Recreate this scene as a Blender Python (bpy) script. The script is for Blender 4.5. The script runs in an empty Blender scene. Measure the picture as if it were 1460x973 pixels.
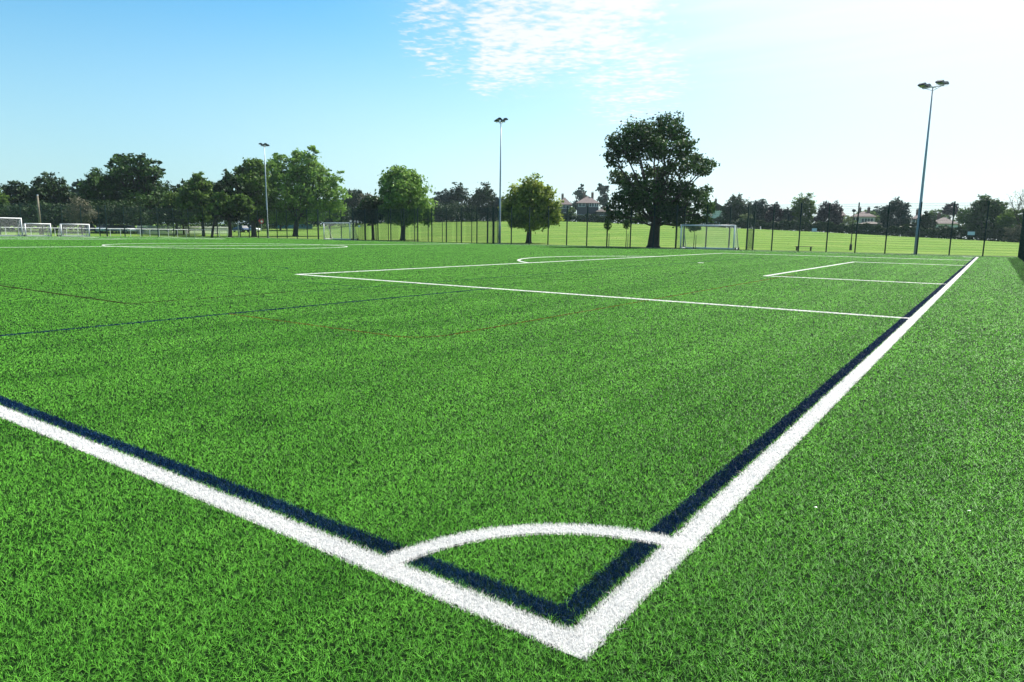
import bpy, math, random
import numpy as np
from mathutils import Vector, Matrix
rad = math.radians
C = bpy.context.scene.collection
scn = bpy.context.scene

# ------------------------------------------------------------------ camera
CX, CY, CH = 0.9383, -1.7775, 1.3536
YAW, PIT, ROL, FPX = 0.60951, 0.15740, 0.014106, 972.04      # FPX: focal length in photo pixels (1460 wide)
def cam_axes():
    cy, sy = math.cos(YAW), math.sin(YAW)
    f = Vector((-sy*math.cos(PIT), cy*math.cos(PIT), -math.sin(PIT)))
    r = Vector((cy, sy, 0)); u = r.cross(f)
    c, s = math.cos(ROL), math.sin(ROL)
    return r*c + u*s, -r*s + u*c, f
RV, UV, FV = cam_axes()
cam = bpy.data.cameras.new('camera'); cam_o = bpy.data.objects.new('camera', cam); C.objects.link(cam_o)
cam.sensor_width = 36; cam.lens = FPX/1460*36; cam.clip_start = .05; cam.clip_end = 6000
M = Matrix((( RV.x, UV.x, -FV.x, CX), (RV.y, UV.y, -FV.y, CY), (RV.z, UV.z, -FV.z, CH), (0,0,0,1)))
cam_o.matrix_world = M
scn.camera = cam_o

def ray(px, py):                              # direction seen at a point of the survey photograph
    return (FV + RV*((px-730)/FPX) - UV*((py-486.5)/FPX))
def px_of(P):
    d = Vector(P) - Vector((CX, CY, CH)); z = d.dot(FV)
    return 730 + FPX*d.dot(RV)/z, 486.5 - FPX*d.dot(UV)/z

# ------------------------------------------------------------------ sun and sky
SUN_AZ = rad(12)       # clockwise from +Y
SUN_EL = rad(50)
sd = Vector((math.sin(SUN_AZ)*math.cos(SUN_EL), math.cos(SUN_AZ)*math.cos(SUN_EL), math.sin(SUN_EL)))
sun = bpy.data.lights.new('sun', 'SUN'); sun.energy = 3.1; sun.angle = rad(.53); sun.color = (1, .965, .90)
sun_o = bpy.data.objects.new('sun', sun); C.objects.link(sun_o)
sun_o.rotation_euler = sd.to_track_quat('Z', 'Y').to_euler(); sun_o.location = (0, 0, 60)

w = bpy.data.worlds.new('World'); scn.world = w; w.use_nodes = True
nt = w.node_tree; nt.nodes.clear()
def N(t, **k):
    n = nt.nodes.new(t)
    for a, b in k.items(): setattr(n, a, b)
    return n
def LK(a, b): nt.links.new(a, b)
def math_(op, a, b=None, c=None, clamp=False):
    n = N('ShaderNodeMath', operation=op); n.use_clamp = clamp
    for i, v in enumerate((a, b, c)):
        if v is None: continue
        if isinstance(v, (int, float)): n.inputs[i].default_value = v
        else: LK(v, n.inputs[i])
    return n.outputs[0]
def smooth_(x, a, b):
    n = N('ShaderNodeMapRange', interpolation_type='SMOOTHSTEP'); n.inputs['From Min'].default_value = a; n.inputs['From Max'].default_value = b
    LK(x, n.inputs['Value']); return n.outputs[0]
sky = N('ShaderNodeTexSky'); sky.sky_type = 'NISHITA'; sky.sun_disc = False
sky.sun_elevation = SUN_EL; sky.sun_rotation = SUN_AZ
sky.air_density = 1.0; sky.dust_density = 1.2; sky.ozone_density = 1.6; sky.altitude = 50
tc = N('ShaderNodeTexCoord'); sep = N('ShaderNodeSeparateXYZ'); LK(tc.outputs['Generated'], sep.inputs[0])
zz = math_('MAXIMUM', sep.outputs[2], .02)
u_ = math_('DIVIDE', sep.outputs[0], zz); v_ = math_('DIVIDE', sep.outputs[1], zz)      # position on a flat cloud layer
cmb = N('ShaderNodeCombineXYZ'); LK(u_, cmb.inputs[0]); LK(v_, cmb.inputs[1])
def noise_(vec, scale, detail=4, rough=.55, dist=0.):
    n = N('ShaderNodeTexNoise'); n.inputs['Scale'].default_value = scale; n.inputs['Detail'].default_value = detail
    n.inputs['Roughness'].default_value = rough; n.inputs['Distortion'].default_value = dist
    LK(vec, n.inputs['Vector']); return n.outputs['Fac']
def dirmask(px, py, deg_in, deg_out):          # soft disc of cloud cover around one direction
    d = ray(px, py).normalized()
    vm = N('ShaderNodeVectorMath', operation='DOT_PRODUCT'); LK(tc.outputs['Generated'], vm.inputs[0]); vm.inputs[1].default_value = d
    return smooth_(vm.outputs['Value'], math.cos(rad(deg_out)), math.cos(rad(deg_in)))
# altocumulus patch
patch = dirmask(840, -25, 1, 9.5)
patch = math_('MAXIMUM', patch, dirmask(735, 50, .5, 6))
patch = math_('MAXIMUM', patch, math_('MULTIPLY', dirmask(900, 90, .5, 7), .72))
patch = math_('MAXIMUM', patch, math_('MULTIPLY', dirmask(697, 108, 0, 2.6), .8))
patch = math_('MAXIMUM', patch, math_('MULTIPLY', dirmask(625, 50, 0, 5.0), .62))
cells = noise_(cmb.outputs[0], 14, 6, .58, .2)
broad = noise_(cmb.outputs[0], 3.0, 3, .5)
alto = math_('ADD', math_('MULTIPLY', cells, .9), math_('MULTIPLY', broad, .5))
alto = math_('ADD', alto, math_('MULTIPLY', patch, .46))
alto = math_('MULTIPLY', smooth_(alto, .90, 1.22), smooth_(patch, 0, .3))
# thin cirrus veil towards the sun
mp = N('ShaderNodeMapping'); mp.inputs['Rotation'].default_value = (0, 0, rad(28)); mp.inputs['Scale'].default_value = (.45, 2.0, 1); LK(cmb.outputs[0], mp.inputs['Vector'])
wisps = noise_(mp.outputs[0], 1.5, 5, .55, .5)
veilm = math_('MAXIMUM', dirmask(1300, 0, 4, 24), math_('MULTIPLY', dirmask(1000, 150, 2, 17), .8))
veil = math_('MULTIPLY', math_('MULTIPLY', smooth_(wisps, .38, .72), veilm), smooth_(sep.outputs[2], .14, .30))
sdv = N('ShaderNodeVectorMath', operation='DOT_PRODUCT'); LK(tc.outputs['Generated'], sdv.inputs[0]); sdv.inputs[1].default_value = sd
glow = math_('POWER', smooth_(sdv.outputs['Value'], math.cos(rad(63)), math.cos(rad(27))), 1.6)
low = smooth_(sep.outputs[2], .34, -.04)
hz = math_('MULTIPLY', low, .8)
glowf = math_('MAXIMUM', math_('MULTIPLY', glow, 1.0), 0, clamp=True)
def mixc(f, a, b):
    m = N('ShaderNodeMix', data_type='RGBA'); 
    if isinstance(f, float): m.inputs[0].default_value = f
    else: LK(f, m.inputs[0])
    for s, v in ((m.inputs[6], a), (m.inputs[7], b)):
        if isinstance(v, tuple): s.default_value = v
        else: LK(v, s)
    return m.outputs[2]
tint = N('ShaderNodeMix', data_type='RGBA', blend_type='MULTIPLY'); tint.inputs[0].default_value = 1
LK(sky.outputs[0], tint.inputs[6]); tint.inputs[7].default_value = (.21, .50, .56, 1)
hzc = mixc(smooth_(sdv.outputs['Value'], math.cos(rad(80)), math.cos(rad(50))), (1.95, 2.5, 2.6, 1), (3.35, 3.4, 3.4, 1))
col = mixc(hz, tint.outputs[2], hzc)
col = mixc(glowf, col, (3.35, 3.38, 3.38, 1))
col = mixc(math_('MULTIPLY', veil, .6), col, (3.0, 3.15, 3.18, 1))
col = mixc(math_('MULTIPLY', alto, .82), col, (3.2, 3.08, 3.05, 1))
bg = N('ShaderNodeBackground'); bg.inputs['Strength'].default_value = .102
LK(col, bg.inputs['Color']); out = N('ShaderNodeOutputWorld'); LK(bg.outputs[0], out.inputs['Surface'])

scn.view_settings.view_transform = 'Standard'; scn.view_settings.look = 'None'
scn.view_settings.exposure = 1.72; scn.view_settings.gamma = 1; scn.view_settings.use_curve_mapping = False
scn.render.engine = 'CYCLES'
scn.cycles.max_bounces = 6; scn.cycles.diffuse_bounces = 3; scn.cycles.transmission_bounces = 4; scn.cycles.transparent_max_bounces = 8

# ------------------------------------------------------------------ helpers
def setp(o, label=None, cat=None, group=None, kind=None):
    if label: o['label'] = label
    if cat: o['category'] = cat
    if group: o['group'] = group
    if kind: o['kind'] = kind
    return o
def empty(name, loc, rz=0, label=None, cat=None, group=None):
    o = bpy.data.objects.new(name, None); C.objects.link(o); o.location = loc; o.rotation_euler = (0, 0, rz); o.empty_display_size = .2
    return setp(o, label, cat, group)
class MB:
    def __init__(s): s.v = []; s.f = []
    def add(s, v, f):
        n = len(s.v); s.v += [tuple(p) for p in v]; s.f += [tuple(i+n for i in q) for q in f]; return s
    def box(s, x0, x1, y0, y1, z0, z1):
        v = [(x, y, z) for z in (z0, z1) for y in (y0, y1) for x in (x0, x1)]
        return s.add(v, [(0,2,3,1),(4,5,7,6),(0,1,5,4),(2,6,7,3),(0,4,6,2),(1,3,7,5)])
    def tube(s, pts, rs, n=8, cap=True):
        pts = [Vector(p) for p in pts]
        if not hasattr(rs, '__len__'): rs = [rs]*len(pts)
        vs = []; fs = []
        for i, p in enumerate(pts):
            a = pts[max(i-1, 0)]; b = pts[min(i+1, len(pts)-1)]; t = (b-a).normalized()
            ref = Vector((0,0,1)) if abs(t.z) < .9 else Vector((1,0,0))
            x = t.cross(ref).normalized(); y = t.cross(x)
            vs += [p + (x*math.cos(2*math.pi*k/n) + y*math.sin(2*math.pi*k/n))*rs[i] for k in range(n)]
        for i in range(len(pts)-1):
            for k in range(n):
                q = (k+1) % n; fs.append((i*n+k, i*n+q, (i+1)*n+q, (i+1)*n+k))
        if cap: fs += [tuple(range(n))[::-1], tuple((len(pts)-1)*n+k for k in range(n))]
        return s.add(vs, fs)
    def build(s, name, mat, parent=None, smooth=False):
        me = bpy.data.meshes.new(name); me.from_pydata(s.v, [], s.f); me.materials.append(mat)
        if smooth: me.polygons.foreach_set('use_smooth', [True]*len(me.polygons))
        me.update()
        o = bpy.data.objects.new(name, me); C.objects.link(o)
        if parent: o.parent = parent
        return o
def np_mesh(name, V, loops, sizes, mat, tone=None, parent=None):
    me = bpy.data.meshes.new(name)
    me.vertices.add(len(V)); me.vertices.foreach_set('co', np.ascontiguousarray(V, np.float32).ravel())
    me.loops.add(len(loops)); me.loops.foreach_set('vertex_index', np.ascontiguousarray(loops, np.int32))
    st = np.zeros(len(sizes), np.int32); st[1:] = np.cumsum(sizes)[:-1]
    me.polygons.add(len(sizes)); me.polygons.foreach_set('loop_start', st)
    me.update(calc_edges=True)
    if tone is not None:
        a = me.attributes.new('tone', 'FLOAT', 'POINT'); a.data.foreach_set('value', np.ascontiguousarray(tone, np.float32))
    me.materials.append(mat)
    o = bpy.data.objects.new(name, me); C.objects.link(o)
    if parent: o.parent = parent
    return o
def copy_tree(o, parent=None):
    c = o.copy(); C.objects.link(c); c.parent = parent
    for ch in [x for x in C.objects if x.parent == o]: copy_tree(ch, c)
    return c

def mat(name, color, rough=.6, metal=0., spec=.5, var=0., vscale=8., bump=0., bscale=40.):
    m = bpy.data.materials.new(name); m.use_nodes = True; t = m.node_tree; b = t.nodes['Principled BSDF']
    b.inputs['Base Color'].default_value = (*color, 1); b.inputs['Roughness'].default_value = rough
    b.inputs['Metallic'].default_value = metal; b.inputs['Specular IOR Level'].default_value = spec
    if var or bump:
        co = t.nodes.new('ShaderNodeTexCoord')
    if var:
        n = t.nodes.new('ShaderNodeTexNoise'); n.inputs['Scale'].default_value = vscale; n.inputs['Detail'].default_value = 4
        t.links.new(co.outputs['Object'], n.inputs['Vector'])
        mr = t.nodes.new('ShaderNodeMapRange'); mr.inputs['From Min'].default_value = .3; mr.inputs['From Max'].default_value = .7
        mr.inputs['To Min'].default_value = 1-var; mr.inputs['To Max'].default_value = 1+var
        t.links.new(n.outputs['Fac'], mr.inputs['Value'])
        h = t.nodes.new('ShaderNodeHueSaturation'); h.inputs['Color'].default_value = (*color, 1)
        t.links.new(mr.outputs[0], h.inputs['Value']); t.links.new(h.outputs[0], b.inputs['Base Color'])
    if bump:
        n = t.nodes.new('ShaderNodeTexNoise'); n.inputs['Scale'].default_value = bscale; n.inputs['Detail'].default_value = 3
        t.links.new(co.outputs['Object'], n.inputs['Vector'])
        bp = t.nodes.new('ShaderNodeBump'); bp.inputs['Strength'].default_value = bump; bp.inputs['Distance'].default_value = .05
        t.links.new(n.outputs['Fac'], bp.inputs['Height']); t.links.new(bp.outputs[0], b.inputs['Normal'])
    return m

def leafmat(name, dark, light, transl=.3, rough=.55, spec=.12, tcol=None, up=0., sheen=0.):
    """two-sided fibre or leaf: per-leaf tone between two colours, part of the light passes through"""
    m = bpy.data.materials.new(name); m.use_nodes = True; t = m.node_tree; b = t.nodes['Principled BSDF']
    at = t.nodes.new('ShaderNodeAttribute'); at.attribute_name = 'tone'
    mx = t.nodes.new('ShaderNodeMix'); mx.data_type = 'RGBA'
    mx.inputs[6].default_value = (*dark, 1); mx.inputs[7].default_value = (*light, 1)
    t.links.new(at.outputs['Fac'], mx.inputs[0]); t.links.new(mx.outputs[2], b.inputs['Base Color'])
    b.inputs['Roughness'].default_value = rough; b.inputs['Specular IOR Level'].default_value = spec
    if up:                                        # rounded fibres: the shading normal leans towards the pile direction
        ge = t.nodes.new('ShaderNodeNewGeometry'); v1 = t.nodes.new('ShaderNodeVectorMath'); v1.operation = 'SCALE'; v1.inputs['Scale'].default_value = 1-up
        v2 = t.nodes.new('ShaderNodeVectorMath'); v2.operation = 'ADD'; v2.inputs[1].default_value = (0, 0, up); v3 = t.nodes.new('ShaderNodeVectorMath'); v3.operation = 'NORMALIZE'
        t.links.new(ge.outputs['Normal'], v1.inputs[0]); t.links.new(v1.outputs[0], v2.inputs[0]); t.links.new(v2.outputs[0], v3.inputs[0]); t.links.new(v3.outputs[0], b.inputs['Normal'])
        b.inputs['Sheen Weight'].default_value = sheen; b.inputs['Sheen Roughness'].default_value = .14
    tr = t.nodes.new('ShaderNodeBsdfTranslucent')
    if tcol: tr.inputs['Color'].default_value = (*tcol, 1)
    else: t.links.new(mx.outputs[2], tr.inputs['Color'])
    ms = t.nodes.new('ShaderNodeMixShader'); ms.inputs[0].default_value = transl
    t.links.new(b.outputs[0], ms.inputs[1]); t.links.new(tr.outputs[0], ms.inputs[2])
    t.links.new(ms.outputs[0], t.nodes['Material Output'].inputs['Surface'])
    return m

# ------------------------------------------------------------------ pitch plan (metres; corner at the origin, goal line +Y, touchline -X)
W, L, A, LW = 62.24, 100.0, 11.52, .12
FY, FX, RX = 66.0, -104.0, 2.57            # far fence, end fence behind the other goal, fence behind the near goal line
BAY = 2.2                                  # depth of the goal bays

# terrain: level around the pitch, the park beyond rises gently to the west
_az = np.radians([-180, -90, -71.8, -58.8, -52, -42.5, -30.8, -18.3, -11.6, -4.5, 2, 20, 90, 180])
_hh = np.array([1.0, 1.0, 1.9, 2.9, 3.5, 5.5, 5.3, 3.7, 2.8, 1.7, .8, .5, .5, 1.0])
def ter(X, Y):
    X = np.asarray(X, float); Y = np.asarray(Y, float)
    s = np.maximum(np.maximum(-109.5-X, Y-70.0), 0)
    t = np.clip(s/118, 0, 1); t = t*t*(3-2*t)*.35 + t*.65
    az = np.arctan2(X-CX, Y-CY)
    return t*np.interp(az, _az, _hh)
def tz(X, Y): return float(ter(X, Y))
def on_Y(px, Y, py=335):
    d = ray(px, py); return CX + (Y-CY)*d.x/d.y
def on_X(px, X, py=330):
    d = ray(px, py); return CY + (X-CX)*d.y/d.x
def at_dist(px, D, py=330):                 # ground point seen in column px, D metres away
    d = ray(px, py); k = D/math.hypot(d.x, d.y); return CX+d.x*k, CY+d.y*k
def z_at(px, py, X, Y):                     # height above datum of photo row py over the ground point X, Y
    d = ray(px, py); k = math.hypot(X-CX, Y-CY)/math.hypot(d.x, d.y); return CH + d.z*k

# ------------------------------------------------------------------ ground sheets
def ground_mat(name, c1, c2, c3=None, scale=.25, fine=30., streak=False, rough=.8, bump=.5):
    m = bpy.data.materials.new(name); m.use_nodes = True; t = m.node_tree; b = t.nodes['Principled BSDF']
    co = t.nodes.new('ShaderNodeTexCoord')
    n1 = t.nodes.new('ShaderNodeTexNoise'); n1.inputs['Scale'].default_value = scale; n1.inputs['Detail'].default_value = 5
    n2 = t.nodes.new('ShaderNodeTexNoise'); n2.inputs['Scale'].default_value = fine; n2.inputs['Detail'].default_value = 3
    t.links.new(co.outputs['Object'], n2.inputs['Vector'])
    if streak:
        mp = t.nodes.new('ShaderNodeMapping'); mp.inputs['Scale'].default_value = (1, .12, 1); t.links.new(co.outputs['Object'], mp.inputs[0]); t.links.new(mp.outputs[0], n1.inputs['Vector'])
    else: t.links.new(co.outputs['Object'], n1.inputs['Vector'])
    ad = t.nodes.new('ShaderNodeMath'); ad.operation = 'MULTIPLY_ADD'; ad.inputs[1].default_value = .5; t.links.new(n2.outputs['Fac'], ad.inputs[0])
    hf = t.nodes.new('ShaderNodeMath'); hf.operation = 'MULTIPLY'; hf.inputs[1].default_value = .5; t.links.new(n1.outputs['Fac'], hf.inputs[0]); t.links.new(hf.outputs[0], ad.inputs[2])
    cr = t.nodes.new('ShaderNodeValToRGB'); cr.color_ramp.elements[0].position = .36; cr.color_ramp.elements[0].color = (*c1, 1)
    cr.color_ramp.elements[1].position = .64; cr.color_ramp.elements[1].color = (*c2, 1)
    if c3: e = cr.color_ramp.elements.new(.52); e.color = (*c3, 1)
    t.links.new(ad.outputs[0], cr.inputs[0]); t.links.new(cr.outputs[0], b.inputs['Base Color'])
    b.inputs['Roughness'].default_value = rough; b.inputs['Specular IOR Level'].default_value = .02
    bp = t.nodes.new('ShaderNodeBump'); bp.inputs['Strength'].default_value = bump; bp.inputs['Distance'].default_value = .03
    t.links.new(n2.outputs['Fac'], bp.inputs['Height']); t.links.new(bp.outputs[0], b.inputs['Normal'])
    return m
M_PARK = ground_mat('park_grass', (.085, .172, .030), (.175, .240, .062), (.125, .210, .040), scale=.09, fine=1.6, rough=.9)
M_TURF = ground_mat('turf_infill', (.003, .010, .003), (.007, .024, .005), scale=1.2, fine=55)

def grid(name, xs, ys, m, zoff=0.):
    X, Y = np.meshgrid(xs, ys); Z = ter(X, Y) + zoff
    V = np.stack([X.ravel(), Y.ravel(), Z.ravel()], 1); nx, ny = len(xs), len(ys)
    i = np.arange(nx-1)[None, :] + np.arange(ny-1)[:, None]*nx; i = i.ravel()
    F = np.stack([i, i+1, i+1+nx, i+nx], 1)
    o = np_mesh(name, V, F.ravel(), np.full(len(F), 4), m)
    o.data.polygons.foreach_set('use_smooth', [True]*len(F)); return o
xs = np.concatenate([[-2600, -1400, -800, -500, -380, -300], np.arange(-250, 40, 6.), [60, 100, 180, 400, 900, 1800]])
ys = np.concatenate([[-900, -400, -150, -60], np.arange(-20, 66, 8.), np.arange(66, 260, 6.), [300, 400, 600, 1000, 1800, 3000]])
g = grid('park_ground', xs, ys, M_PARK, -.03); setp(g, kind='structure')
mb = MB(); mb.box(FX-BAY-.3, RX+.12, -6, FY+.12, -.25, 0.); mb.box(-82.2, -74.1, FY+.12, FY+BAY+.2, -.25, 0); mb.box(-74.1, -49.6, FY+.12, FY+BAY+.2, -.25, 0); mb.box(-26.3, -18.5, FY+.12, FY+BAY+.2, -.25, 0)
setp(mb.build('artificial_turf', M_TURF), kind='structure')
# concrete mowing edge round the enclosure
M_CONC = mat('kerb_concrete', (.30, .30, .27), .85, var=.2, vscale=3)
mb = MB(); mb.box(-18.5, RX+.35, FY+.125, FY+.35, -.25, .03); mb.box(-49.6, -26.3, FY+.125, FY+.35, -.25, .03); mb.box(FX-BAY-.3, -82.2, FY+.125, FY+.35, -.25, .03)
setp(mb.build('kerb', M_CONC), kind='structure')

# ------------------------------------------------------------------ turf fibres and markings
rng = np.random.default_rng(7)
def vnoise(x, y, cell, seed):
    r = np.random.default_rng(seed).random((256, 256)); gx = x/cell; gy = y/cell
    ix = np.floor(gx).astype(int); iy = np.floor(gy).astype(int); fx = gx-ix; fy = gy-iy
    fx = fx*fx*(3-2*fx); fy = fy*fy*(3-2*fy); a = lambda i, j: r[i % 256, j % 256]
    return (a(ix,iy)*(1-fx)+a(ix+1,iy)*fx)*(1-fy) + (a(ix,iy+1)*(1-fx)+a(ix+1,iy+1)*fx)*fy

D0, W0 = 2.6, .00145
def blades(name, x, y, m, hscale=1., wcap=9., lean=1., tone_bias=0., tone_var=.5, parent=None, zb=0.0, tuft=1):
    n = len(x); d = np.hypot(x-CX, y-CY)
    w_ = np.minimum(W0*(np.maximum(d, D0)/D0)**.88, wcap)*rng.uniform(.75, 1.3, n)
    h = .0180*hscale*rng.uniform(.7, 1.2, n)
    big = vnoise(x, y, .55, 3) + .6*vnoise(x, y, .17, 5) - .8
    # lean: fibres fall in locally coherent directions, brushed along the rows
    near = (d < 14) & (tuft > 0)                                # fibres come up in stitched tufts, set in rows along the goal line
    tx_ = np.round(x/.0165); ty_ = np.round(y/.0125 + (tx_ % 2)*.5); hsh = np.sin(tx_*12.9898+ty_*78.233)*43758.5453; hsh -= np.floor(hsh); hs2 = np.mod(hsh*7919.7, 1.)
    ox_, oy_ = rng.normal(0, .0030, n), rng.normal(0, .0030, n)
    x = np.where(near, tx_*.0165+(hsh-.5)*.014+ox_, x); y = np.where(near, (ty_-(tx_ % 2)*.5)*.0125+(hs2-.5)*.013+oy_, y)
    fa = hsh*2*math.pi + rng.normal(0, 1.2, n)
    ln = np.abs(rng.normal(.6, .38, n))*lean*(1+.25*big)
    fl = rng.random(n) < .28*lean; ln = np.where(fl, rng.uniform(.8, 1.9, n), ln)
    ln = ln*(1+1.3*np.clip((d-4)/30, 0, 1))
    lx = np.cos(fa)*ln; ly = np.sin(fa)*ln + .10
    az = rng.uniform(0, math.pi, n)
    # wide far tufts turn their face to the open pitch, thin near fibres any way
    sx = np.cos(az)*w_/2; sy = np.sin(az)*w_/2
    V = np.empty((n, 5, 3), np.float32)
    mx_, my_ = x + lx*h*.42, y + ly*h*.42
    tx, ty = x + lx*h*1.15, y + ly*h*1.15
    zt = h/np.sqrt(1+.6*ln*ln); zm = zt*.62
    V[:,0] = np.stack([x-sx, y-sy, np.full(n, zb)], 1); V[:,1] = np.stack([x+sx, y+sy, np.full(n, zb)], 1)
    V[:,2] = np.stack([mx_+sx*.85, my_+sy*.85, zm], 1); V[:,3] = np.stack([mx_-sx*.85, my_-sy*.85, zm], 1)
    V[:,4] = np.stack([tx, ty, zt], 1)
    b = np.arange(n)*5
    lo = np.stack([b, b+1, b+2, b+3, b+3, b+2, b+4], 1).ravel()
    sz = np.tile([4, 3], n)
    tone = np.clip(.46 + tone_bias + .10 + rng.normal(0, .28, n)*tone_var*1.4/(1+np.maximum(d-3, 0)/7) + big*.16*tone_var*2 + np.where(near, (hs2-.5)*.5*tone_var*2, 0), 0, 1)
    row = .26*(vnoise(x, y*.03, .14, 21)-.5) + .16*(vnoise(x, y*.05, .6, 23)-.5)                                # faint rows along the goal line
    tone = np.clip(tone+row*2*tone_var, 0, 1)
    return np_mesh(name, V.reshape(-1, 3), lo, sz, m, np.repeat(tone, 5), parent)

# marking plan: (kind, geometry)
white = []; blue = []; brown = []; orange = []; teal = []
def R_(lst, x0, x1, y0, y1): lst.append(('r', min(x0,x1), max(x0,x1), min(y0,y1), max(y0,y1)))
def A_(lst, cx, cy, r, a0, a1, w_=LW): lst.append(('a', cx, cy, r-w_, r, a0, a1))     # outer radius r
R_(white, -LW, 0, 0, W); R_(white, -L, -LW+.016, 0, LW); R_(white, -L, -LW, W-LW, W); R_(white, -L, -L+LW, LW, W-LW)
R_(white, -L/2-.06, -L/2+.06, LW, W-LW)
for sgn, ox in ((1, 0), (-1, -L)):
    f = lambda v: ox - sgn*v
    R_(white, f(LW), f(16.5), A, A+LW); R_(white, f(LW), f(16.5), A+40.3-LW, A+40.3); R_(white, f(16.5), f(16.5-LW), A+LW, A+40.3-LW)
    R_(white, f(LW), f(5.5), A+11, A+11+LW); R_(white, f(LW), f(5.5), A+29.3-LW, A+29.3); R_(white, f(5.5), f(5.5-LW), A+11+LW, A+29.3-LW)
    th = math.acos(5.5/9.15)
    if sgn == 1: A_(white, -11, A+20.15, 9.15, math.pi-th, math.pi+th)
    else: A_(white, -L+11, A+20.15, 9.15, -th, th)
    A_(white, f(11), A+20.15, .14, 0, 2*math.pi, .14)
A_(white, -L/2, W/2, 9.15, 0, 2*math.pi); A_(white, -L/2, W/2, .14, 0, 2*math.pi, .14)
A_(white, 0, 0, 1.03, math.pi/2, math.pi, .105); A_(white, 0, W, 1.03, math.pi, 1.5*math.pi, .105)
R_(blue, -98, -.14, .138, .236); R_(blue, -.236, -.138, .236, W-.24); R_(blue, -98, -.24, W-.236, W-.138)
R_(blue, -9.06, -8.99, .236, A)
R_(teal, -11.44, -11.38, 7.7, 44); R_(teal, -22, -11.43, 9.68, 9.73)
A_(teal, -20.2, 12.6, 1.2, .1, 2.0, .07)
R_(brown, -30, -11.6, 4.2, 4.26); R_(brown, -11.645, -11.6, 4.26, 7.7)
R_(orange, -4.88, -4.83, 5.1, 24); R_(orange, -9, -5.45, 4.5, 4.55); A_(orange, -5.45, 5.1, .62, -math.pi/2, 0, .05)

def inside(lst, x, y, pad=0.):
    k = np.zeros(len(x), bool)
    for q in lst:
        if q[0] == 'r': k |= (x > q[1]-pad) & (x < q[2]+pad) & (y > q[3]-pad) & (y < q[4]+pad)
        else:
            r = np.hypot(x-q[1], y-q[2]); a = np.mod(np.arctan2(y-q[2], x-q[1])-q[5], 2*math.pi)
            k |= (r > q[3]-pad) & (r < q[4]+pad) & (a <= q[6]-q[5])
    return k

HALF = rad(51); A0 = YAW + math.pi/2                     # wedge of pitch that can be seen from around the camera
def sample(n_in, n_out, dmax=128.):
    a = A0 + rng.uniform(-HALF, HALF, n_in); r = np.sqrt(rng.uniform(1.0**2, D0**2, n_in))
    a2 = A0 + rng.uniform(-HALF, HALF, n_out); r2 = (D0**.3+rng.random(n_out)*(dmax**.3-D0**.3))**(1/.3)
    a = np.concatenate([a, a2]); r = np.concatenate([r, r2])
    x = CX + r*np.cos(a); y = CY + r*np.sin(a)
    k = (x < RX-.02) & (y < FY-.03) & (x > FX-.3) & (y > -5.5)
    return x[k], y[k]
RHO = 29000
n_in = int(RHO*HALF*(D0**2-1)); n_out = int(RHO*2*HALF*D0**1.7/.3*(128**.3-D0**.3))
x, y = sample(n_in, n_out)
k = ~inside(white, x, y) & ~inside(blue, x, y, -.002) & ~inside(brown, x, y) & ~inside(orange, x, y) & ~inside(teal, x, y)
x, y = x[k], y[k]
M_GREEN = leafmat('turf_fibre_green', (.021, .155, .005), (.200, .58, .066), transl=.38, rough=.5, spec=.17, up=.8)
M_WHITE = leafmat('turf_fibre_white', (.84, .84, .83), (.93, .93, .92), transl=.5, rough=.6, spec=.2, up=.8)
M_BLUE = leafmat('turf_fibre_blue', (.001, .012, .040), (.004, .040, .115), transl=.12, rough=.6, spec=.1)
M_TEAL = leafmat('turf_fibre_teal', (.004, .04, .035), (.012, .10, .07), transl=.2, rough=.5)
M_BROWN = leafmat('turf_fibre_brown', (.022, .014, .008), (.055, .040, .018), transl=.2, rough=.5)
M_ORANGE = leafmat('turf_fibre_orange', (.16, .12, .015), (.28, .20, .03), transl=.2, rough=.5)
g = blades('turf_grass', x, y, M_GREEN)
setp(g, 'short green artificial grass fibres covering the whole football pitch', 'artificial grass', kind='stuff')
print('green blades', len(x))

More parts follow.
